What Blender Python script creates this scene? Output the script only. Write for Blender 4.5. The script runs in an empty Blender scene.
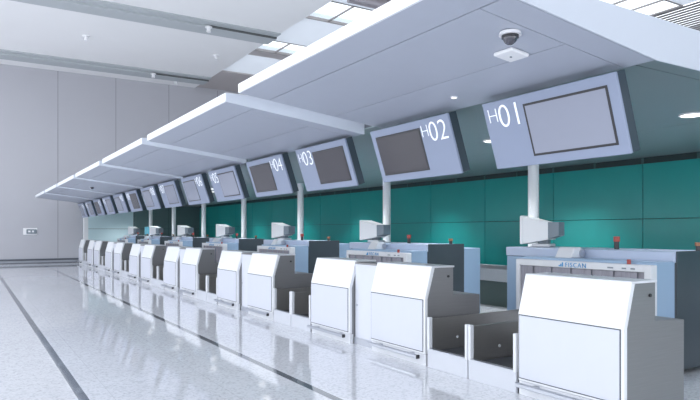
import bpy, bmesh, math, random
from mathutils import Vector, Matrix
random.seed(7)
SC = bpy.context.scene
COL = SC.collection
PER = 4.04            # repeat of the check-in bays along the row (+Y)
NB = 7                # bays

# ------------------------------------------------------------------ materials
def nodes_of(name):
    m = bpy.data.materials.new(name); m.use_nodes = True
    nt = m.node_tree
    return m, nt, nt.nodes['Principled BSDF']

def mat(name, col, rough=.5, metal=0., noise=.04, scale=6., coat=0., emit=None, estr=0., spec=.5, stretch=None):
    m, nt, b = nodes_of(name)
    tc = nt.nodes.new('ShaderNodeTexCoord')
    mp = nt.nodes.new('ShaderNodeMapping')
    nt.links.new(tc.outputs['Object'], mp.inputs['Vector'])
    if stretch: mp.inputs['Scale'].default_value = stretch
    n = nt.nodes.new('ShaderNodeTexNoise'); n.inputs['Scale'].default_value = scale; n.inputs['Detail'].default_value = 4
    nt.links.new(mp.outputs['Vector'], n.inputs['Vector'])
    r = nt.nodes.new('ShaderNodeMapRange')
    r.inputs['To Min'].default_value = 1 - noise; r.inputs['To Max'].default_value = 1 + noise
    nt.links.new(n.outputs['Fac'], r.inputs['Value'])
    h = nt.nodes.new('ShaderNodeMix'); h.data_type = 'RGBA'; h.blend_type = 'MULTIPLY'; h.inputs['Factor'].default_value = 1
    h.inputs['A'].default_value = (*col, 1)
    nt.links.new(r.outputs['Result'], h.inputs['B'])
    nt.links.new(h.outputs['Result'], b.inputs['Base Color'])
    b.inputs['Roughness'].default_value = rough; b.inputs['Metallic'].default_value = metal
    b.inputs['Coat Weight'].default_value = coat; b.inputs['Specular IOR Level'].default_value = spec
    if emit:
        b.inputs['Emission Color'].default_value = (*emit, 1); b.inputs['Emission Strength'].default_value = estr
    return m

def floor_material():
    m, nt, b = nodes_of('polished_terrazzo')
    N = nt.nodes.new; L = nt.links.new
    tc = N('ShaderNodeTexCoord')
    v1 = N('ShaderNodeTexVoronoi'); v1.inputs['Scale'].default_value = 42
    n1 = N('ShaderNodeTexNoise'); n1.inputs['Scale'].default_value = 38; n1.inputs['Detail'].default_value = 6
    n2 = N('ShaderNodeTexNoise'); n2.inputs['Scale'].default_value = .35; n2.inputs['Detail'].default_value = 3
    for n in (v1, n1, n2): L(tc.outputs['Object'], n.inputs['Vector'])
    mixn = N('ShaderNodeMath'); mixn.operation = 'MULTIPLY_ADD'
    sepc = N('ShaderNodeSeparateColor'); L(v1.outputs['Color'], sepc.inputs['Color'])
    L(sepc.outputs['Red'], mixn.inputs[0]); mixn.inputs[1].default_value = .45
    L(n1.outputs['Fac'], mixn.inputs[2])
    ramp = N('ShaderNodeValToRGB')
    ramp.color_ramp.elements[0].position = .3; ramp.color_ramp.elements[0].color = (.47, .485, .53, 1)
    ramp.color_ramp.elements[1].position = .75; ramp.color_ramp.elements[1].color = (.74, .755, .80, 1)
    L(mixn.outputs[0], ramp.inputs['Fac'])
    r2 = N('ShaderNodeMapRange'); r2.inputs['To Min'].default_value = .92; r2.inputs['To Max'].default_value = 1.06
    L(n2.outputs['Fac'], r2.inputs['Value'])
    mul = N('ShaderNodeMix'); mul.data_type = 'RGBA'; mul.blend_type = 'MULTIPLY'; mul.inputs['Factor'].default_value = 1
    L(ramp.outputs['Color'], mul.inputs['A']); L(r2.outputs['Result'], mul.inputs['B'])
    sep = N('ShaderNodeSeparateXYZ'); L(tc.outputs['Object'], sep.inputs['Vector'])
    def math2(op, a, bb, c=None):
        n = N('ShaderNodeMath'); n.operation = op
        for i, q in enumerate((a, bb, c)):
            if q is None: continue
            if isinstance(q, (int, float)): n.inputs[i].default_value = q
            else: L(q, n.inputs[i])
        return n.outputs[0]
    # dark granite inlay stripes running along the row
    fac = None
    for x0 in (.87, 2.79):
        d = math2('ABSOLUTE', math2('SUBTRACT', sep.outputs['X'], x0), None)
        f = math2('LESS_THAN', d, .042)
        fac = f if fac is None else math2('MAXIMUM', fac, f)
    # hairline joints of the slabs
    jf = None
    for ax, per in (('X', .96), ('Y', 1.01)):
        md = math2('PINGPONG', math2('ADD', sep.outputs[ax], 40.17), per / 2)
        f = math2('LESS_THAN', md, .003)
        jf = f if jf is None else math2('MAXIMUM', jf, f)
    jm = N('ShaderNodeMix'); jm.data_type = 'RGBA'
    L(math2('MULTIPLY', jf, .35), jm.inputs['Factor']); L(mul.outputs['Result'], jm.inputs['A']); jm.inputs['B'].default_value = (.3, .31, .34, 1)
    dark = N('ShaderNodeMix'); dark.data_type = 'RGBA'; dark.blend_type = 'MULTIPLY'; dark.inputs['Factor'].default_value = 1
    L(ramp.outputs['Color'], dark.inputs['A']); dark.inputs['B'].default_value = (.17, .19, .21, 1)
    fin = N('ShaderNodeMix'); fin.data_type = 'RGBA'
    L(fac, fin.inputs['Factor']); L(jm.outputs['Result'], fin.inputs['A']); L(dark.outputs['Result'], fin.inputs['B'])
    L(fin.outputs['Result'], b.inputs['Base Color'])
    b.inputs['Roughness'].default_value = .05
    b.inputs['IOR'].default_value = 2.05
    return m

M = {}
M['floor'] = floor_material()
M['white'] = mat('white_laminate', (.82, .835, .865), .32, noise=.015)
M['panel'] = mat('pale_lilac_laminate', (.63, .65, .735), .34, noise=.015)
M['monwhite'] = mat('white_plastic', (.85, .86, .88), .4, noise=.01)
M['endface'] = mat('canopy_end_shaded', (.60, .64, .72), .34, noise=.01)  # white canopy paint darkened: shade of the end faces put into the colour
M['white_gloss'] = mat('white_enamel', (.72, .735, .775), .3, noise=.015)
M['steel'] = mat('brushed_steel_sheet', (.27, .27, .28), .42, metal=.5, noise=.10, scale=3, stretch=(1, 8, 40))
M['guard'] = mat('stainless_guard', (.52, .51, .50), .28, metal=.85, noise=.08, scale=4, stretch=(2, 2, 20))
M['rail'] = mat('satin_steel_rail', (.55, .57, .62), .28, metal=.9, noise=.03)
M['seam'] = mat('dark_seam', (.10, .11, .13), .7)
M['infill'] = mat('pale_grey_infill', (.66, .68, .755), .35, noise=.02)
M['belt'] = mat('black_rubber_belt', (.035, .04, .05), .55, noise=.2, scale=40)
M['plinth'] = mat('pale_conveyor_plate', (.58, .60, .655), .3, noise=.02)
M['xblue'] = mat('light_blue_enamel', (.30, .42, .58), .35, noise=.02)
M['xband'] = mat('lavender_blue_enamel', (.44, .51, .66), .35, noise=.02)
M['xdark'] = mat('charcoal_enamel', (.045, .060, .075), .4, noise=.06)
M['curtain'] = mat('lead_rubber_curtain', (.30, .295, .345), .5, noise=.25, scale=14, stretch=(1, 6, .4))
M['mongrey'] = mat('grey_plastic', (.22, .26, .30), .5)
M['black'] = mat('black_plastic', (.03, .03, .035), .4)
M['red'] = mat('red_lamp_plastic', (.36, .05, .04), .35)
M['amber'] = mat('orange_lamp_plastic', (.30, .13, .06), .35)
M['logo'] = mat('blue_lettering', (.03, .28, .60), .4, noise=0)
M['canopy'] = mat('canopy_aluminium_shaded', (.47, .50, .585), .38, noise=.02)  # white canopy metal toned down: underside shade and blue bounce in the colour
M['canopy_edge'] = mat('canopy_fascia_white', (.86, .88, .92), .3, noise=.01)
M['screenbox'] = mat('screen_housing_paint', (.285, .33, .45), .36, noise=.015)
M['screenside'] = mat('screen_flank_dark', (.035, .055, .075), .4)
M['disp_sheen'] = mat('display_glass_sheen', (.30, .32, .40), .12, noise=.03, scale=2)  # reflected light on the glass put into a paler base colour
M['disp_dark'] = mat('dark_glass_display', (.055, .05, .06), .1, noise=.06, scale=2)
M['number'] = mat('backlit_numerals', (.9, .92, .95), .5, noise=0, emit=(.92, .96, 1), estr=.18)
M['post'] = mat('white_post_paint', (.86, .875, .90), .35, noise=.02)
M['green'] = mat('green_glass_panel', (.004, .32, .30), .3, noise=.10, scale=1.3, spec=.5)
M['joint'] = mat('panel_joint', (.01, .05, .05), .6)
M['shadowgap'] = mat('dark_gap_panel', (.018, .04, .042), .5)
M['gapbar'] = mat('dark_green_bar', (.05, .11, .11), .5)
M['partition'] = mat('pale_green_partition', (.62, .79, .83), .3, noise=.04, scale=1.2)
M['partdark'] = mat('grey_green_partition', (.11, .18, .185), .3, noise=.06, scale=1.2)
M['farwall'] = mat('lilac_grey_cladding', (.475, .475, .515), .55, noise=.03, scale=.6)
M['wallseam'] = mat('cladding_seam', (.24, .24, .27), .7)
M['base'] = mat('grey_skirting', (.36, .38, .43), .4)
M['basedark'] = mat('dark_bumper_rail', (.09, .10, .12), .4)
M['ceil'] = mat('ceiling_panel', (.88, .875, .88), .6, noise=.03, scale=.5)
M['beam'] = mat('grey_ceiling_band', (.47, .50, .52), .5, noise=.02)
M['slot'] = mat('dark_light_slot', (.12, .13, .13), .6)
M['roofpanel'] = mat('white_roof_panel', (.84, .86, .89), .5, noise=.02)
M['mullion'] = mat('grey_brown_mullion', (.26, .24, .24), .5)
M['sill'] = mat('taupe_sill_panel', (.50, .46, .455), .5)
M['truss'] = mat('mauve_grey_steel', (.40, .37, .40), .5)
M['louver'] = mat('dark_louver_blade', (.10, .10, .11), .5)
M['collector'] = mat('collector_stainless', (.55, .57, .60), .3, metal=.7, noise=.05)
M['collectordark'] = mat('collector_skirt', (.055, .085, .08), .45)
M['sprinkler'] = mat('white_fitting', (.88, .88, .90), .4)
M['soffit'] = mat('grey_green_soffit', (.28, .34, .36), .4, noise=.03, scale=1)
M['dome'] = mat('smoked_dome', (.05, .05, .07), .06, coat=1)
M['tealscreen'] = mat('teal_blue_plastic', (.12, .36, .44), .35)
M['outer'] = mat('neutral_wall', (.42, .42, .44), .7)
M['lampglow'] = mat('lamp_diffuser', (.9, .9, .9), .4, noise=0, emit=(1, .98, .95), estr=1.2)

def glass_material():
    m = bpy.data.materials.new('skylight_glass'); m.use_nodes = True
    nt = m.node_tree; nt.nodes.clear()
    o = nt.nodes.new('ShaderNodeOutputMaterial'); mx = nt.nodes.new('ShaderNodeMixShader')
    t = nt.nodes.new('ShaderNodeBsdfTransparent'); t.inputs['Color'].default_value = (.93, .96, .97, 1)
    g = nt.nodes.new('ShaderNodeBsdfGlossy'); g.inputs['Roughness'].default_value = .05
    mx.inputs['Fac'].default_value = .07
    nt.links.new(t.outputs[0], mx.inputs[1]); nt.links.new(g.outputs[0], mx.inputs[2]); nt.links.new(mx.outputs[0], o.inputs['Surface'])
    return m
M['glass'] = glass_material()
def roof_material():
    m = bpy.data.materials.new('translucent_roof_membrane'); m.use_nodes = True
    nt = m.node_tree; nt.nodes.clear()
    o = nt.nodes.new('ShaderNodeOutputMaterial'); ad = nt.nodes.new('ShaderNodeMixShader')
    d = nt.nodes.new('ShaderNodeBsdfDiffuse'); d.inputs['Color'].default_value = (.84, .86, .89, 1)
    t = nt.nodes.new('ShaderNodeBsdfTranslucent'); t.inputs['Color'].default_value = (.80, .82, .85, 1)
    ad.inputs['Fac'].default_value = .45
    nt.links.new(d.outputs[0], ad.inputs[1]); nt.links.new(t.outputs[0], ad.inputs[2]); nt.links.new(ad.outputs[0], o.inputs['Surface'])
    return m
M['roofpanel'] = roof_material()

# ------------------------------------------------------------------ mesh helpers
class MB:
    def __init__(s): s.bm = bmesh.new()
    def box(s, x0, x1, y0, y1, z0, z1, bev=0., seg=1):
        r = bmesh.ops.create_cube(s.bm, size=1)
        vs = r['verts']
        for v in vs:
            v.co = Vector((x0 + (v.co.x + .5) * (x1 - x0), y0 + (v.co.y + .5) * (y1 - y0), z0 + (v.co.z + .5) * (z1 - z0)))
        if bev:
            es = list({e for v in vs for e in v.link_edges})
            bmesh.ops.bevel(s.bm, geom=es, offset=bev, segments=seg, affect='EDGES', profile=.5)
        return s
    def prism(s, pts, y0, y1, bev=0.):            # outline in x,z swept along y
        a = [s.bm.verts.new((x, y0, z)) for x, z in pts]
        b = [s.bm.verts.new((x, y1, z)) for x, z in pts]
        n = len(pts); fs = []
        fs.append(s.bm.faces.new(a)); fs.append(s.bm.faces.new(list(reversed(b))))
        for i in range(n):
            fs.append(s.bm.faces.new((a[i], b[i], b[(i + 1) % n], a[(i + 1) % n])))
        bmesh.ops.recalc_face_normals(s.bm, faces=fs)
        if bev:
            es = list({e for f in fs for e in f.edges})
            bmesh.ops.bevel(s.bm, geom=es, offset=bev, segments=1, affect='EDGES')
        return s
    def cyl(s, p, r, h, axis='z', seg=24, r2=None):
        R = {'z': Matrix.Identity(3), 'x': Matrix.Rotation(math.pi / 2, 3, 'Y'), 'y': Matrix.Rotation(math.pi / 2, 3, 'X')}[axis]
        res = bmesh.ops.create_cone(s.bm, cap_ends=True, segments=seg, radius1=r, radius2=r if r2 is None else r2, depth=h)
        for v in res['verts']: v.co = R @ v.co + Vector(p)
        return s
    def sphere(s, p, r, sq=(1, 1, 1), seg=20):
        res = bmesh.ops.create_uvsphere(s.bm, u_segments=seg, v_segments=seg // 2, radius=r)
        for v in res['verts']: v.co = Vector((v.co.x * sq[0], v.co.y * sq[1], v.co.z * sq[2])) + Vector(p)
        return s
    def loft(s, q0, q1):                          # two quads joined into a hexahedron
        a = [s.bm.verts.new(p) for p in q0]; b = [s.bm.verts.new(p) for p in q1]
        fs = [s.bm.faces.new(a), s.bm.faces.new(list(reversed(b)))]
        for i in range(4): fs.append(s.bm.faces.new((a[i], b[i], b[(i + 1) % 4], a[(i + 1) % 4])))
        bmesh.ops.recalc_face_normals(s.bm, faces=fs)
        return s
    def xform(s, mtx):
        bmesh.ops.transform(s.bm, matrix=mtx, verts=s.bm.verts); return s
    def build(s, name, m, parent=None, smooth=False, loc=None):
        bmesh.ops.recalc_face_normals(s.bm, faces=s.bm.faces)
        me = bpy.data.meshes.new(name); s.bm.to_mesh(me); s.bm.free()
        me.materials.append(M[m])
        if smooth:
            me.shade_smooth()
            try: me.set_sharp_from_angle(angle=math.radians(35))
            except Exception: pass
        o = bpy.data.objects.new(name, me); COL.objects.link(o)
        if parent: o.parent = parent
        if loc: o.location = loc
        return o

def tag(o, label=None, cat=None, group=None, kind=None):
    if label: o['label'] = label
    if cat: o['category'] = cat
    if group: o['group'] = group
    if kind: o['kind'] = kind
    return o
def empty(name, loc=(0, 0, 0), rot=0):
    o = bpy.data.objects.new(name, None); COL.objects.link(o)
    o.location = loc; o.rotation_euler.z = rot; o.empty_display_size = .1
    return o
def dup(root, loc):
    r = root.copy(); COL.objects.link(r); r.location = loc
    for ch in list(root.children):
        c = ch.copy(); COL.objects.link(c); c.parent = r
        for g in list(ch.children):
            d = g.copy(); COL.objects.link(d); d.parent = c
    return r
def text_mesh(s, size, depth=.003, offset=0., spacing=1.):
    cu = bpy.data.curves.new('lettering', 'FONT'); cu.body = s; cu.size = size; cu.extrude = depth; cu.offset = offset
    cu.space_character = spacing; cu.resolution_u = 6
    o = bpy.data.objects.new('lettering', cu); COL.objects.link(o)
    bpy.context.view_layer.update()
    me = bpy.data.meshes.new_from_object(o.evaluated_get(bpy.context.evaluated_depsgraph_get()))
    bpy.data.objects.remove(o); bpy.data.curves.remove(cu)
    me.name = 'lettering'
    return me
def struct(name, m, mb, parent=None):
    o = mb.build(name, m, parent)
    if parent is None: o['kind'] = 'structure'
    return o

# ------------------------------------------------------------------ the room
CZ = 9.1        # ceiling
FY = 32.2       # far wall
WX = 10.45      # green wall behind the counters
LX, BY, RX = -13., -9., 26.5
struct('floor', 'floor', MB().box(LX, RX, BY, FY + .2, -.2, 0))
fw = struct('wall_far', 'farwall', MB().box(LX, RX, FY, FY + .25, 0, CZ + 1.2))
seams = MB()
for i in range(-6, 9): seams.box(.97 + 2.62 * i - .012, .97 + 2.62 * i + .012, FY - .004, FY + .01, .24, CZ)
tagless = seams.build('panel_seam', 'wallseam', fw)
bb = struct('baseboard_far', 'base', MB().box(LX, 4.66, FY - .03, FY, 0, .22))
MB().box(LX, 4.66, FY - .07, FY - .03, .13, .2, .008).build('bumper_rail', 'basedark', bb)
MB().box(LX, 4.66, FY - .045, FY - .03, .0, .03).build('kick_strip', 'basedark', bb)
# partition under the canopy end
pw = struct('wall_partition', 'partition', MB().box(4.8, 7.05, FY - .06, FY - .005, 0, 2.80))
MB().box(7.05, WX, FY - .06, FY - .005, 0, 2.80).build('grey_green_panel', 'partdark', pw)
MB().box(4.8, WX, FY - .063, FY - .055, 1.60, 1.615).box(7.04, 7.06, FY - .065, FY - .055, 0, 2.8).box(8.8, 8.815, FY - .065, FY - .055, 0, 2.8).build('panel_seam', 'joint', pw)

# green wall
gw = struct('wall_right', 'joint', MB().box(WX + .012, WX + .2, -4, FY, 0, 3.0))
MB().box(WX - .02, WX + .012, -4, FY - .07, 0, .62).build('wall_base', 'base', gw)
MB().box(WX - .004, WX + .012, -4, FY - .07, 2.72, 2.86).build('shadow_strip', 'shadowgap', gw)
gb = MB()
for i in range(-10, 26): gb.box(WX - .02, WX - .004, 6.76 + 1.01 * i - .02, 6.76 + 1.01 * i + .02, 2.72, 2.86)
gb.build('strip_divider', 'gapbar', gw)
y = 6.76 - 2.02 * 5
while y < FY - .1:
    y1 = min(y + 2.02, FY - .07)
    for z0, z1 in ((.63, 1.715), (1.725, 2.72)):
        MB().box(WX - .01, WX + .012, y + .007, y1 - .007, z0, z1, .002).build('green_panel', 'green', gw)
    y += 2.02

# main ceiling with grey bands
ce = struct('ceiling', 'ceil', MB().box(-2.2, 10.2, BY, FY, CZ, CZ + .3).box(LX, -9.5, BY, FY, CZ, CZ + .3))  # unseen gap added left of the ceiling, brightens the slanted counter fronts
for i, yb in enumerate((-2.0, 6.0, 14.0, 22.2, 30.2)):
    bt = struct('trim_%d' % (i + 1), 'beam', MB().box(-2.2, 10.2, yb - .62, yb + .62, CZ - .05, CZ).box(-2.2, 10.2, yb - .20, yb + .62, CZ - .12, CZ - .05))
    MB().box(-2.2, 10.2, yb + .62, yb + .66, CZ - .06, CZ).build('edge_line', 'slot', bt)
    MB().box(7.55, 10.2, yb - .26, yb - .20, CZ - .12, CZ - .05).build('dark_slot', 'slot', bt)
# roof strip with skylights beyond the ceiling edge
rs = MB()
SKY = [(-6.0, -4.2), (-1.2, .6), (3.6, 5.4), (7.4, 9.2), (12.0, 15.5), (17.95, 19.7), (22.9, 24.35)]
SILL = {15.5: 1.6, 24.35: .85}
prev = BY
for a, b_ in SKY:
    if b_ < BY: continue
    a = max(a, BY)
    if a > prev: rs.box(10.2, 20.8, prev, min(a, FY), CZ + .12, CZ + .34)
    prev = b_
MB().box(10.2, 20.8, 28.4, FY - .01, CZ + .06, CZ + .12).build('trim_8', 'sill')['kind'] = 'structure'
if prev < FY: rs.box(10.2, 20.8, prev, FY, CZ + .12, CZ + .34)
roof = struct('ceiling_bright', 'roofpanel', rs)
wn = 0
for a, b_ in SKY:
    if a < BY or b_ > FY: continue
    wn += 1
    fr = MB().box(10.2, 20.8, b_ - .03, b_ + .03, CZ + .06, CZ + .16).box(10.2, 20.8, a - .03, a + .03, CZ + .10, CZ + .16)
    x = 10.2
    while x < 20.81:
        fr.box(x - .03, x + .03, a, b_, CZ + .10, CZ + .15); x += 1.06
    w = struct('window_%d' % wn, 'mullion', fr)
    if b_ in SILL: MB().box(10.2, 20.8, b_ + .03, b_ + SILL[b_], CZ + .09, CZ + .119).build('sill_band', 'sill', w)
    MB().box(10.2, 20.8, a, b_, CZ + .155, CZ + .165).build('pane', 'glass', w)
lv = MB()
for i in range(22): lv.box(20.9 + .25 * i, 20.9 + .25 * i + .12, BY, FY, CZ + .10, CZ + .13)
struct('trim_7', 'louver', lv)
# unseen walls, added to hold light off the ceiling and counter sides
struct('wall_outer_unseen', 'outer', MB().box(RX, RX + .2, BY, FY, 0, CZ + 1.2))
bk = struct('wall_back_unseen', 'outer', MB().box(LX, RX, BY - .2, BY, 4.6, CZ + 1.2))

# steel tube bracing under the roof strip
tr = empty('roof_truss', (10.6, 16.75, CZ - .12))
def tube(mb, p, q, r, seg=10):
    p, q = Vector(p), Vector(q); d = q - p
    res = bmesh.ops.create_cone(mb.bm, cap_ends=True, segments=seg, radius1=r, radius2=r, depth=d.length)
    mt = Matrix.Translation((p + q) / 2) @ d.to_track_quat('Z', 'Y').to_matrix().to_4x4()
    bmesh.ops.transform(mb.bm, matrix=mt, verts=res['verts'])
    return mb
tube(MB(), (0, 0, 0), (9.6, 0, 0), .10).build('chord', 'truss', tr)
tube(MB(), (0, .55, .1), (9.6, .55, .1), .07).build('chord', 'truss', tr)
for i in range(6):
    tube(MB(), (i * 1.6, 0, 0), (i * 1.6 + .8, .55, .1), .04).build('brace', 'truss', tr)
    tube(MB(), (i * 1.6 + .8, .55, .1), (i * 1.6 + 1.6, 0, 0), .04).build('brace', 'truss', tr)
tag(tr, 'mauve grey tubular steel truss below the skylights at the top of the hall', 'truss')

# ------------------------------------------------------------------ check-in counters
CW = 1.08
def make_counter():
    r = empty('check_in_counter')
    # steel cabinet with a low desk behind the tall front
    MB().prism([(.04, .05), (.04, .74), (.13, 1.085), (.42, 1.085), (.42, .775), (.83, .755), (.83, .05)], .006, CW - .006, .004).build('cabinet', 'steel', r)
    MB().prism([(0, .13), (0, .745), (.095, 1.10), (.15, 1.10), (.045, .74), (.045, .13)], 0, CW, .006).build('front_shell', 'white', r)
    MB().box(.10, .43, -.004, CW + .004, 1.085, 1.105, .004).build('top_sheet', 'white_gloss', r)
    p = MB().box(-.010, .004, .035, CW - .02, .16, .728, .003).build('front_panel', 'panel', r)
    MB().box(-.004, .002, .026, CW - .011, .151, .737).build('panel_seam', 'seam', p)
    MB().box(.015, .06, .0, CW, .0, .125).build('kick_plate', 'white_gloss', r)
    f = MB().box(-.085, -.045, .05, CW - .03, .085, .125, .006).box(-.05, .02, .2, .24, .09, .12).box(-.05, .02, CW - .24, CW - .20, .09, .12).build('foot_rail', 'rail', r)
    MB().box(-.087, -.043, .034, .052, .083, .127, .004).build('end_cap', 'black', f)
    MB().cyl((.34, -.001, .985), .014, .012, 'y', 14).build('lock', 'black', r)
    return r
counters = [(2.94 + PER * k, 2 * k + 1) for k in range(NB)] + [(5.385 + PER * k, 2 * k + 2) for k in range(NB)]
counters.sort()
proto = make_counter()
for i, (yy, n) in enumerate(counters):
    o = proto if i == 0 else dup(proto, (4.30, yy, 0))
    o.location = (4.30, yy, 0)
    extra = {1: ', nearest of the row', 14: ', farthest of the row'}.get(n, '')
    tag(o, 'white fronted steel check-in counter below screen H %02d%s' % (n, extra), 'counter', 'check-in counters')

# infill panels between paired counters
first = None
for k in range(NB - 1):
    y0, y1 = 5.385 + PER * k + CW + .005, 2.94 + PER * (k + 1) - .005
    if first is None:
        first = empty('infill_panel', (4.39, y0, 0))
        w = y1 - y0
        MB().box(0, .03, 0, w, .0, 1.06, .003).build('panel', 'infill', first)
        MB().box(-.004, .20, 0, w, 1.06, 1.085, .003).build('top_strip', 'steel', first)
        MB().box(-.02, 0, .0, w, .0, .09).build('kick_plate', 'rail', first)
        MB().cyl((-.004, w - .05, .52), .012, .02, 'x', 12).build('latch', 'rail', first)
        o = first
    else: o = dup(first, (4.39, y0, 0))
    tag(o, 'pale lilac infill panel between the H %02d and H %02d counters' % (2 * k + 2, 2 * k + 3), 'panel', 'infill panels')

# ------------------------------------------------------------------ belts between counters
BW = .64
def make_belt():
    r = empty('baggage_belt')
    MB().box(0, .03, 0, BW, .0, .20, .004).build('front_plate', 'plinth', r)
    MB().box(.03, 1.42, .03, BW - .03, .02, .165, .004).build('frame', 'steel', r)
    MB().box(.035, 1.42, .045, BW - .045, .165, .185, .008).build('belt', 'belt', r)
    MB().box(-.004, .05, .0, BW, .195, .21, .003).build('edge_strip', 'rail', r)
    for y0 in (.0, BW - .018):
        g = MB().prism([(.03, .16), (.03, .53), (1.42, .545), (1.42, .16)], y0, y0 + .018).build('guard_plate', 'guard', r)
        s = 1 if y0 == 0 else -1
        MB().cyl((.42, y0 + (.02 if s > 0 else -.002), .30), .016, .006, 'y', 12).build('sensor', 'white_gloss', g)
    for y0 in (-.002, BW - .036):
        MB().box(-.006, .045, y0, y0 + .038, .19, .55, .006).build('corner_post', 'white_gloss', r)
    return r
bproto = make_belt(); n = 0
for k in range(NB):
    for j, y0 in enumerate((4.045, 4.70)):
        loc = (4.30, y0 + PER * k, 0)
        o = bproto if n == 0 else dup(bproto, loc)
        o.location = loc; n += 1
        tag(o, 'low black baggage belt with steel guards beside the H %02d counter' % (2 * k + 1 + j), 'conveyor belt', 'baggage belts')

# ------------------------------------------------------------------ x-ray machines
def place_text(me, m, name, parent, origin, up=(0, 0, 1), right=(0, -1, 0)):
    u, rg = Vector(up).normalized(), Vector(right).normalized(); nn = rg.cross(u)
    mt = Matrix(((rg.x, u.x, nn.x, origin[0]), (rg.y, u.y, nn.y, origin[1]), (rg.z, u.z, nn.z, origin[2]), (0, 0, 0, 1)))
    me.transform(mt); me.materials.clear(); me.materials.append(M[m])
    o = bpy.data.objects.new(name, me); COL.objects.link(o); o.parent = parent
    return o
def make_xray():
    r = empty('baggage_scanner')                 # origin: front near corner on the floor; x into the machine, y away
    W = 1.78
    f = MB().box(0, .11, 0, .075, 0, 1.155, .006).box(0, .11, W - .06, W, 0, 1.155, .006).box(0, .11, .07, W - .05, 1.082, 1.155, .006).box(0, .11, .07, W - .05, 0, .5).build('front_frame', 'white_gloss', r)
    place_text(text_mesh('FISCAN', .074, .002, -.0006, 1.2), 'logo', 'lettering', f, (-.004, 1.035, 1.092))
    lm = MB()
    for a in (0, 1, 2): lm.box(-.004, 0, 1.065 + .022 * a, 1.08 + .022 * a, 1.094, 1.142 - .016 * a)
    lm.build('emblem', 'logo', f)
    for a, w in ((.42, .07), (.27, .05), (.17, .05)): MB().box(-.003, 0, a, a + w, 1.105, 1.12).build('marking', 'mongrey', f)
    MB().cyl((.06, .28, 1.18), .02, .05, seg=14).build('stop_button', 'red', f)
    c = MB(); ny = 36
    for i in range(ny):
        y0 = .075 + (W - .14) * i / ny; w_ = (W - .14) / ny; x0 = .03 + .007 * (i % 2) + .006 * math.sin(i * 2.1); q = .008 * math.sin(i * 1.7)
        c.loft([(x0, y0 - .002, 1.085), (x0 + .005, y0 - .002, 1.085), (x0 + .005, y0 + w_ + .002, 1.085), (x0, y0 + w_ + .002, 1.085)],
               [(x0 + q, y0 - .004, .52), (x0 + q + .005, y0 - .004, .52), (x0 + q + .005, y0 + w_ + .003, .52), (x0 + q, y0 + w_ + .003, .52)])
    c.build('curtain', 'curtain', r)
    MB().box(.11, .44, .01, W - .01, .05, 1.185, .008).build('entry_hood', 'xblue', r)
    h = MB().box(.43, 1.18, .0, 2.34, .05, 1.17, .008).build('scanner_body', 'xdark', r)
    MB().box(.415, .432, .014, 2.33, .06, 1.165, .004).build('front_cover', 'xblue', r)
    MB().box(.41, 1.18, .0, 2.345, 1.172, 1.285, .008).build('top_band', 'xband', r)
    MB().box(.435, 1.19, -.012, .0, .06, 1.29, .004).build('side_cover', 'xdark', r)
    MB().box(1.18, 1.57, .01, W - .01, .05, 1.215, .008).build('exit_hood', 'xblue', r)
    for (bx, by, bm, hh) in ((.73, .89, 'red', .15), (.95, .05, 'amber', .09)):
        b = MB().cyl((bx, by, 1.285 + hh * .3), .028, hh * .6, seg=16).build('beacon_stem', 'black', r)
        MB().cyl((bx, by, 1.285 + hh * .8), .036, hh * .4, seg=16).build('beacon_lamp', bm, b)
    for (fx, fy) in ((.5, .1), (.5, 2.2), (1.5, .1), (1.5, 1.6)): MB().cyl((fx, fy, .025), .04, .05, seg=12).build('foot', 'black', r)
    return r
xproto = make_xray()
for k in range(NB):
    loc = (5.77, 3.65 + PER * k, 0)
    o = xproto if k == 0 else dup(xproto, loc)
    o.location = loc
    tag(o, 'light blue baggage x-ray scanner with white frame behind the H %02d and H %02d belts' % (2 * k + 1, 2 * k + 2), 'scanner', 'baggage scanners')

def make_monitor():
    r = empty('crt_monitor')
    MB().box(-.13, .13, .12, .36, 0, .04, .01).build('base', 'white_gloss', r)
    MB().box(-.07, .05, .16, .30, .04, .10, .008).build('neck', 'mongrey', r)
    MB().loft([(-.20, .46, .04), (.2, .46, .04), (.2, .46, .41), (-.20, .46, .41)],
              [(-.16, .13, .10), (.16, .13, .10), (.16, .13, .325), (-.16, .13, .325)]).build('shell', 'monwhite', r)
    MB().box(-.205, .20, .46, .50, .035, .42, .012).build('bezel', 'monwhite', r)
    MB().box(-.16, .16, .50, .504, .08, .36).build('screen', 'disp_dark', r)
    MB().loft([(-.155, .13, .11), (.155, .13, .11), (.155, .13, .33), (-.155, .13, .33)],
              [(-.12, .0, .15), (.12, .0, .15), (.12, .0, .33), (-.12, .0, .33)]).build('rear_housing', 'mongrey', r)
    return r
mproto = make_monitor()
mproto.rotation_euler.z = math.radians(22)
for k in range(NB):
    loc = (6.725, 5.52 + PER * k, 1.288)
    o = mproto if k == 0 else dup(mproto, loc)
    o.location = loc
    o['label'] = 'white tube monitor seen from behind on the scanner by belts H %02d and H %02d' % (2 * k + 1, 2 * k + 2)
    tag(o, None, 'monitor', 'scanner monitors')
# white slanted box on the entry hood
def make_wedge():
    r = empty('slanted_printer_box')
    MB().prism([(-.13, 0), (-.05, .125), (.06, .125), (.12, .085), (.12, 0)], 0, .23, .012).build('casing', 'white_gloss', r)
    MB().cyl((.07, -.004, .055), .045, .02, 'y', 18).build('side_knob', 'rail', r)
    return r
wp = make_wedge()
for k in range(NB):
    loc = (6.03, 4.72 + PER * k, 1.186)
    o = wp if k == 0 else dup(wp, loc)
    o.location = loc
    tag(o, 'small white slanted box on the scanner behind the H %02d and H %02d belts' % (2 * k + 1, 2 * k + 2), 'printer', 'slanted boxes')
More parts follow.
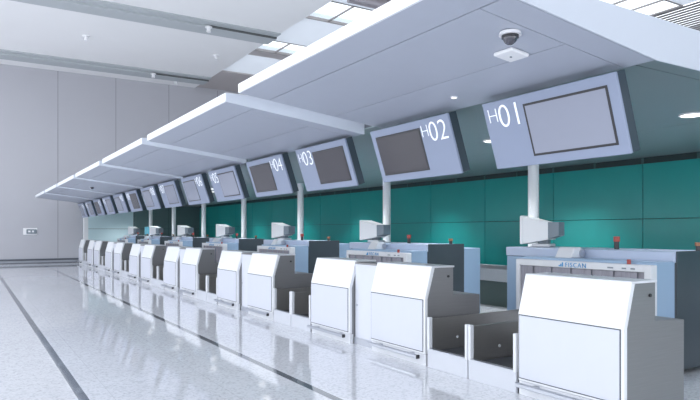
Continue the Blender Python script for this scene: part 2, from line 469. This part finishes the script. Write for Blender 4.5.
# teal monitor far down the row
t = empty('desk_monitor', (7.44, 29.2, 1.232), math.pi / 2)
MB().box(-.12, .12, .12, .42, -.015, .01, .004).build('base', 'black', t)
MB().box(-.02, .02, .24, .30, 0, .12).build('neck', 'black', t)
MB().box(-.03, .03, 0, .54, .10, .46, .01).build('shell', 'tealscreen', t)
MB().box(.03, .034, .03, .51, .13, .43).build('screen', 'disp_dark', t)
tag(t, 'teal blue flat monitor on a far scanner, left of a white post', 'monitor')

# ------------------------------------------------------------------ posts
pp = empty('support_post')
MB().cyl((0, 0, 1.395), .085, 2.78, seg=28).build('shaft', 'post', pp, True)
MB().cyl((0, 0, .015), .14, .03, seg=28).build('base_ring', 'rail', pp, True)
ords = ['nearest', 'second', 'third', 'fourth', 'fifth', 'sixth', 'farthest']
for k in range(NB):
    loc = (7.62, 6.80 + PER * k, 0)
    o = pp if k == 0 else dup(pp, loc)
    o.location = loc
    tag(o, 'round white post behind the scanners, %s of seven from the camera' % ords[k] if k not in (0, 6) else 'round white post behind the scanners, %s the camera of seven' % ('nearest' if k == 0 else 'farthest from'), 'post', 'support posts')
ec = MB().box(4.60, 4.80, 31.3, 31.5, 0, 2.78, .01).build('square_column', 'monwhite')
tag(ec, 'square white column at the far end of the counter row by the wall', 'column')

# ------------------------------------------------------------------ collector conveyor behind the scanners
cc = empty('collector_conveyor', (8.9, 0, 0))
MB().box(0, .05, 0, 31.6, .50, .74, .006).build('side_panel', 'collector', cc)
MB().box(.06, 1.2, 0, 31.6, 0, .50).build('skirt', 'collectordark', cc)
MB().box(.05, 1.15, 0, 31.6, .60, .64).build('belt', 'belt', cc)
MB().box(1.15, 1.2, 0, 31.6, .50, .74, .006).build('side_panel', 'collector', cc)
tag(cc, 'long stainless collector conveyor along the foot of the green wall', 'conveyor')

# ------------------------------------------------------------------ canopy
EX = 2.52; JX = 4.42; ZT = 3.105; ZE = 3.01; ZS = 2.79
def zu(x): return ZE - (ZE - ZS) * (x - EX) / (JX - EX)
WL = 3.62
def make_wing():
    r = empty('canopy_wing')     # origin at the near outer corner, y along the row
    MB().prism([(0, ZE + .012), (0, ZT), (JX - EX, ZT), (JX - EX, ZS + .012)], 0, WL).build('core', 'seam', r)
    MB().prism([(-.012, ZE), (-.012, ZT + .005), (.02, ZT + .005), (.02, ZE)], -.012, WL + .012, .003).build('fascia', 'canopy_edge', r)
    # near and far end faces: wedges that thicken towards the screens
    for y0 in (-.014, WL + .001):
        MB().prism([(.0, ZE), (.0, ZT + .005), (JX - EX, ZT + .005), (JX - EX, ZS)], y0, y0 + .013).build('end_face', 'endface', r)
    def panel(x0, x1, y0, y1, s=.008):
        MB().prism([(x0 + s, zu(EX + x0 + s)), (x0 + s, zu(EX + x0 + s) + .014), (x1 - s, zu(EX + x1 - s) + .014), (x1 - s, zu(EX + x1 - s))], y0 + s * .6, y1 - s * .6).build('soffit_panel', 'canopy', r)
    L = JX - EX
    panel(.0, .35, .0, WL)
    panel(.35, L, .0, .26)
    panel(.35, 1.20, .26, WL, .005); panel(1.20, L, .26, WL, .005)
    MB().box(.0, L, 0, WL, ZT, ZT + .012).build('top_sheet', 'canopy_edge', r)
    return r
cw = make_wing()
for k in range(NB):
    loc = (EX, 2.76 + 4.05 * k, 0 if k == 0 else -.02)
    o = cw if k == 0 else dup(cw, loc)
    o.location = loc
    tag(o, 'white sloping canopy wing over the H %02d and H %02d screens' % (2 * k + 1, 2 * k + 2), 'canopy', 'canopy wings')
YE = 2.76 + 4.05 * 6 + WL
sp = empty('canopy_soffit', (JX, 2.76, 0))
MB().box(0, WX - JX + .2, 0, FY - .01 - 2.76, ZS + .06, ZT).build('core', 'seam', sp)
MB().box(0, WX - JX + .2, -.014, .0, ZS, ZT + .005).build('end_face', 'endface', sp)
MB().box(0.004, WX - JX + .1, .0, .25, ZS + .045, ZS + .06).build('soffit_panel', 'soffit', sp)
yy = .26
while yy < FY - 3:
    ye = min(yy + 4.04, FY - 2.78)
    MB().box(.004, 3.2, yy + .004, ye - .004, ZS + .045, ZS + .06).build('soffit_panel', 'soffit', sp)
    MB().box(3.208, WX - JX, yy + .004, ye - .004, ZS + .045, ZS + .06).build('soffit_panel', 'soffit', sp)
    yy += 4.04
MB().box(0, WX - JX + .2, 0, FY - .01 - 2.76, ZT, ZT + .012).build('top_sheet', 'canopy_edge', sp)
tag(sp, 'grey green soffit of the canopy reaching back to the green wall', 'canopy')

# ------------------------------------------------------------------ information screens
SW, SH, SD = 1.46, .655, .13
tilt = Vector((-.20, 0, .60)).normalized()      # up direction of the screen face
nrm = Vector((0, -1, 0)).cross(tilt)
def sframe(mb):                                 # local u (right), v (up), w (out of the face) -> world
    return mb.xform(Matrix(((0, tilt.x, nrm.x, 0), (-1, tilt.y, nrm.y, 0), (0, tilt.z, nrm.z, 0), (0, 0, 0, 1))))
def make_screen(n, dark):
    r = empty('information_screen')             # origin at the lower left corner of the face as read
    sframe(MB().box(0, SW, 0, SH, -.03, 0, .006)).build('housing', 'screenbox', r)
    sframe(MB().box(.004, SW - .004, .004, SH - .004, -SD, -.03)).build('rear_case', 'screenside', r)
    x0 = .50 if n % 2 else .09
    d = sframe(MB().box(x0, x0 + .87, .085, SH - .085, -.004, .004)).build('display_frame', 'black', r)
    sframe(MB().box(x0 + .021, x0 + .849, .106, SH - .106, .0, .006)).build('display', 'disp_dark' if dark else 'disp_sheen', d)
    tx = .04 if n % 2 else .965
    for s, sz, dx, dv in (('H', .20, 0, .455), ('%02d' % n, .315, .135, .395)):
        me = text_mesh(s, sz, .002, -.0045)
        o_ = nrm * .003 + tilt * dv + Vector((0, -1, 0)) * (tx + dx)
        place_text(me, 'number', 'lettering', r, o_, up=tilt)
    for hy in (-.42, -1.10): MB().box(.0, .06, hy, hy + .06, .50, .665).build('hanger', 'screenside', r)
    return r
centers = {}
for n in range(1, 15):
    k = (n - 1) // 2
    yl = (4.44 if n % 2 else 6.41) + 4.045 * k
    o = make_screen(n, n in (2, 3, 4, 9, 12))
    o.location = (4.455, yl, 2.11)
    look = 'dark' if n in (2, 3, 4, 9, 12) else 'pale'
    tag(o, 'tilted %s display board numbered H %02d hanging under the canopy' % (look, n), 'screen', 'check-in screens')

# ------------------------------------------------------------------ fittings on the canopy
dc = None
for i, (x, y, lab) in enumerate(((3.29, 3.15, 'white dome camera under the nearest canopy wing, beside a square fitting'), (3.33, 21.0, 'white dome camera under a far canopy wing, far down the row'))):
    z = zu(x)
    if dc is None:
        dc = empty('dome_camera')
        MB().cyl((0, 0, -.012), .080, .024, seg=28, r2=.074).build('mount_ring', 'sprinkler', dc, True)
        MB().sphere((0, 0, -.03), .055, (1, 1, 1.15)).build('dome', 'dome', dc, True)
        MB().cyl((0, 0, -.032), .060, .024, seg=24).build('collar', 'black', dc, True)
        o = dc
    else: o = dup(dc, (x, y, z))
    o.location = (x, y, z)
    tag(o, lab, 'camera', 'dome cameras')
ap = empty('access_point', (3.585, 3.42, zu(3.585)), 0)
MB().box(-.097, .097, -.097, .097, -.034, -.002, .012, 2).build('casing', 'sprinkler', ap)
MB().cyl((0, 0, -.036), .01, .006, seg=12).build('indicator', 'mongrey', ap)
ap.rotation_euler.y = math.atan((ZE - ZS) / (JX - EX))
tag(ap, 'square white access point under the nearest canopy wing', 'access point')
dl = None
for i in range(13):
    y = 4.66 + 2.02 * i; x = 4.09; z = zu(x)
    if (y - 2.76) % 4.05 > WL - .1 or (y - 2.76) % 4.05 < .1: continue
    if dl is None:
        dl = empty('small_downlight')
        MB().cyl((0, 0, -.004), .035, .012, seg=18).build('ring', 'sprinkler', dl)
        MB().cyl((0, 0, -.011), .024, .004, seg=18).build('diffuser', 'lampglow', dl)
        o = dl
    else: o = dup(dl, (x, y, z))
    o.location = (x, y, z)
    tag(o, 'small round downlight in the canopy beside the top of screen H %02d' % (i + 2), 'light', 'canopy downlights')
sl = None
for k in range(NB + 1):
    for row, x in enumerate((7.02, 9.3, 6.54)):  # the row by the green wall is added to brighten that wall
        y = (6.62 if row == 2 else 3.95) + PER * k
        if y > FY - .5: continue
        loc = (x, y, ZS + .044)
        if sl is None:
            sl = empty('soffit_lamp')
            MB().cyl((0, 0, -.008), .13, .016, seg=24).build('ring', 'sprinkler', sl)
            MB().cyl((0, 0, -.018), .11, .004, seg=24).build('diffuser', 'lampglow', sl)
            o = sl
        else: o = dup(sl, loc)
        o.location = loc
        tag(o, 'round soffit lamp above the scanner of the H %02d and H %02d belts' % (2 * k + 1, 2 * k + 2) if row == 0 else
            ('round soffit lamp beside the post between the H %02d and H %02d counters' % (2 * k + 2, 2 * k + 3) if k < 6 else 'round soffit lamp beside the farthest post past the H 14 counter') if row == 2 else
            'added round soffit lamp close to the green wall behind the H %02d and H %02d belts' % (2 * k + 1, 2 * k + 2), 'light', 'soffit lamps')
        ld = bpy.data.lights.new('soffit_lamp_light', 'SPOT'); ld.spot_size = math.radians(118); ld.spot_blend = 1; ld.shadow_soft_size = .1; ld.energy = (100, 160, 80)[row]; ld.color = (.93, .97, 1)
        lo = bpy.data.objects.new('soffit_lamp_light', ld); COL.objects.link(lo); lo.location = (0, 0, -.024); lo.parent = o

# sprinklers and little lights under the hall ceiling
fp = None
spots = [(3.88, 25.87, 'between the two grey ceiling bands, left one'), (7.45, 29.86, 'at the end of the far grey ceiling band'),
         (7.47, 21.95, 'at the end of the near grey ceiling band'), (9.08, 25.71, 'between the grey ceiling bands near the skylights'), (8.9, 31.2, 'in the far right corner of the ceiling')]
for x, y, lab in spots:
    z = CZ - (.12 if abs(y - 29.86) < .1 or abs(y - 21.95) < .1 or y > 31 and False else 0)
    if fp is None:
        fp = empty('ceiling_spotlight')
        MB().cyl((0, 0, -.02), .13, .04, seg=18).build('mount', 'sprinkler', fp)
        MB().cyl((0, 0, -.11), .085, .16, seg=18, r2=.06).build('head', 'sprinkler', fp)
        o = fp
    else: o = dup(fp, (x, y, z))
    o.location = (x, y, z)
    tag(o, 'small white ceiling spotlight ' + lab, 'light', 'ceiling spotlights')
# plate on the far wall
pl = empty('wall_plate', (2.43, FY, 1.47))
MB().box(-.30, .28, -.03, -.002, -.15, .17, .01).build('backing', 'sprinkler', pl)
MB().box(-.17, .26, -.05, -.03, -.10, .11, .02).build('cover', 'mongrey', pl)
MB().box(-.10, .0, -.055, -.05, -.03, .05).box(.06, .14, -.055, -.05, -.03, .05).build('socket', 'sprinkler', pl)
tag(pl, 'small grey and white service plate on the lilac far wall', 'wall plate')

# ------------------------------------------------------------------ light, camera
w = bpy.data.worlds.new('sky'); SC.world = w; w.use_nodes = True
bg = w.node_tree.nodes['Background']; bg.inputs['Color'].default_value = (.90, .945, 1, 1); bg.inputs['Strength'].default_value = 1.6
def portal(loc, rot, sx, sy):
    l = bpy.data.lights.new('daylight_portal', 'AREA'); l.shape = 'RECTANGLE'; l.size = sx; l.size_y = sy
    l.cycles.is_portal = True
    o = bpy.data.objects.new('daylight_portal', l); COL.objects.link(o); o.location = loc; o.rotation_euler = rot
portal((LX, (BY + FY) / 2, CZ / 2), (0, -math.pi / 2, 0), CZ, FY - BY)
portal((-5.85, (BY + FY) / 2, CZ + .32), (0, 0, 0), 7.3, FY - BY)  # over the added ceiling gap
portal((15.5, (BY + FY) / 2, CZ + .36), (0, 0, 0), 10.6, FY - BY)

cam = bpy.data.cameras.new('camera'); co = bpy.data.objects.new('camera', cam); COL.objects.link(co)
co.location = (0, 0, 1.5)
th = math.atan(381 / 617)
co.rotation_euler = (math.pi / 2, 0, -th)
cam.sensor_fit = 'HORIZONTAL'; cam.sensor_width = 36; cam.lens = 36 * 617 / 700
cam.shift_y = 31 / 700
cam.clip_end = 200
SC.camera = co
SC.view_settings.view_transform = 'Standard'; SC.view_settings.look = 'None'
SC.view_settings.gamma = 1; SC.view_settings.use_curve_mapping = False
SC.view_settings.exposure = .8
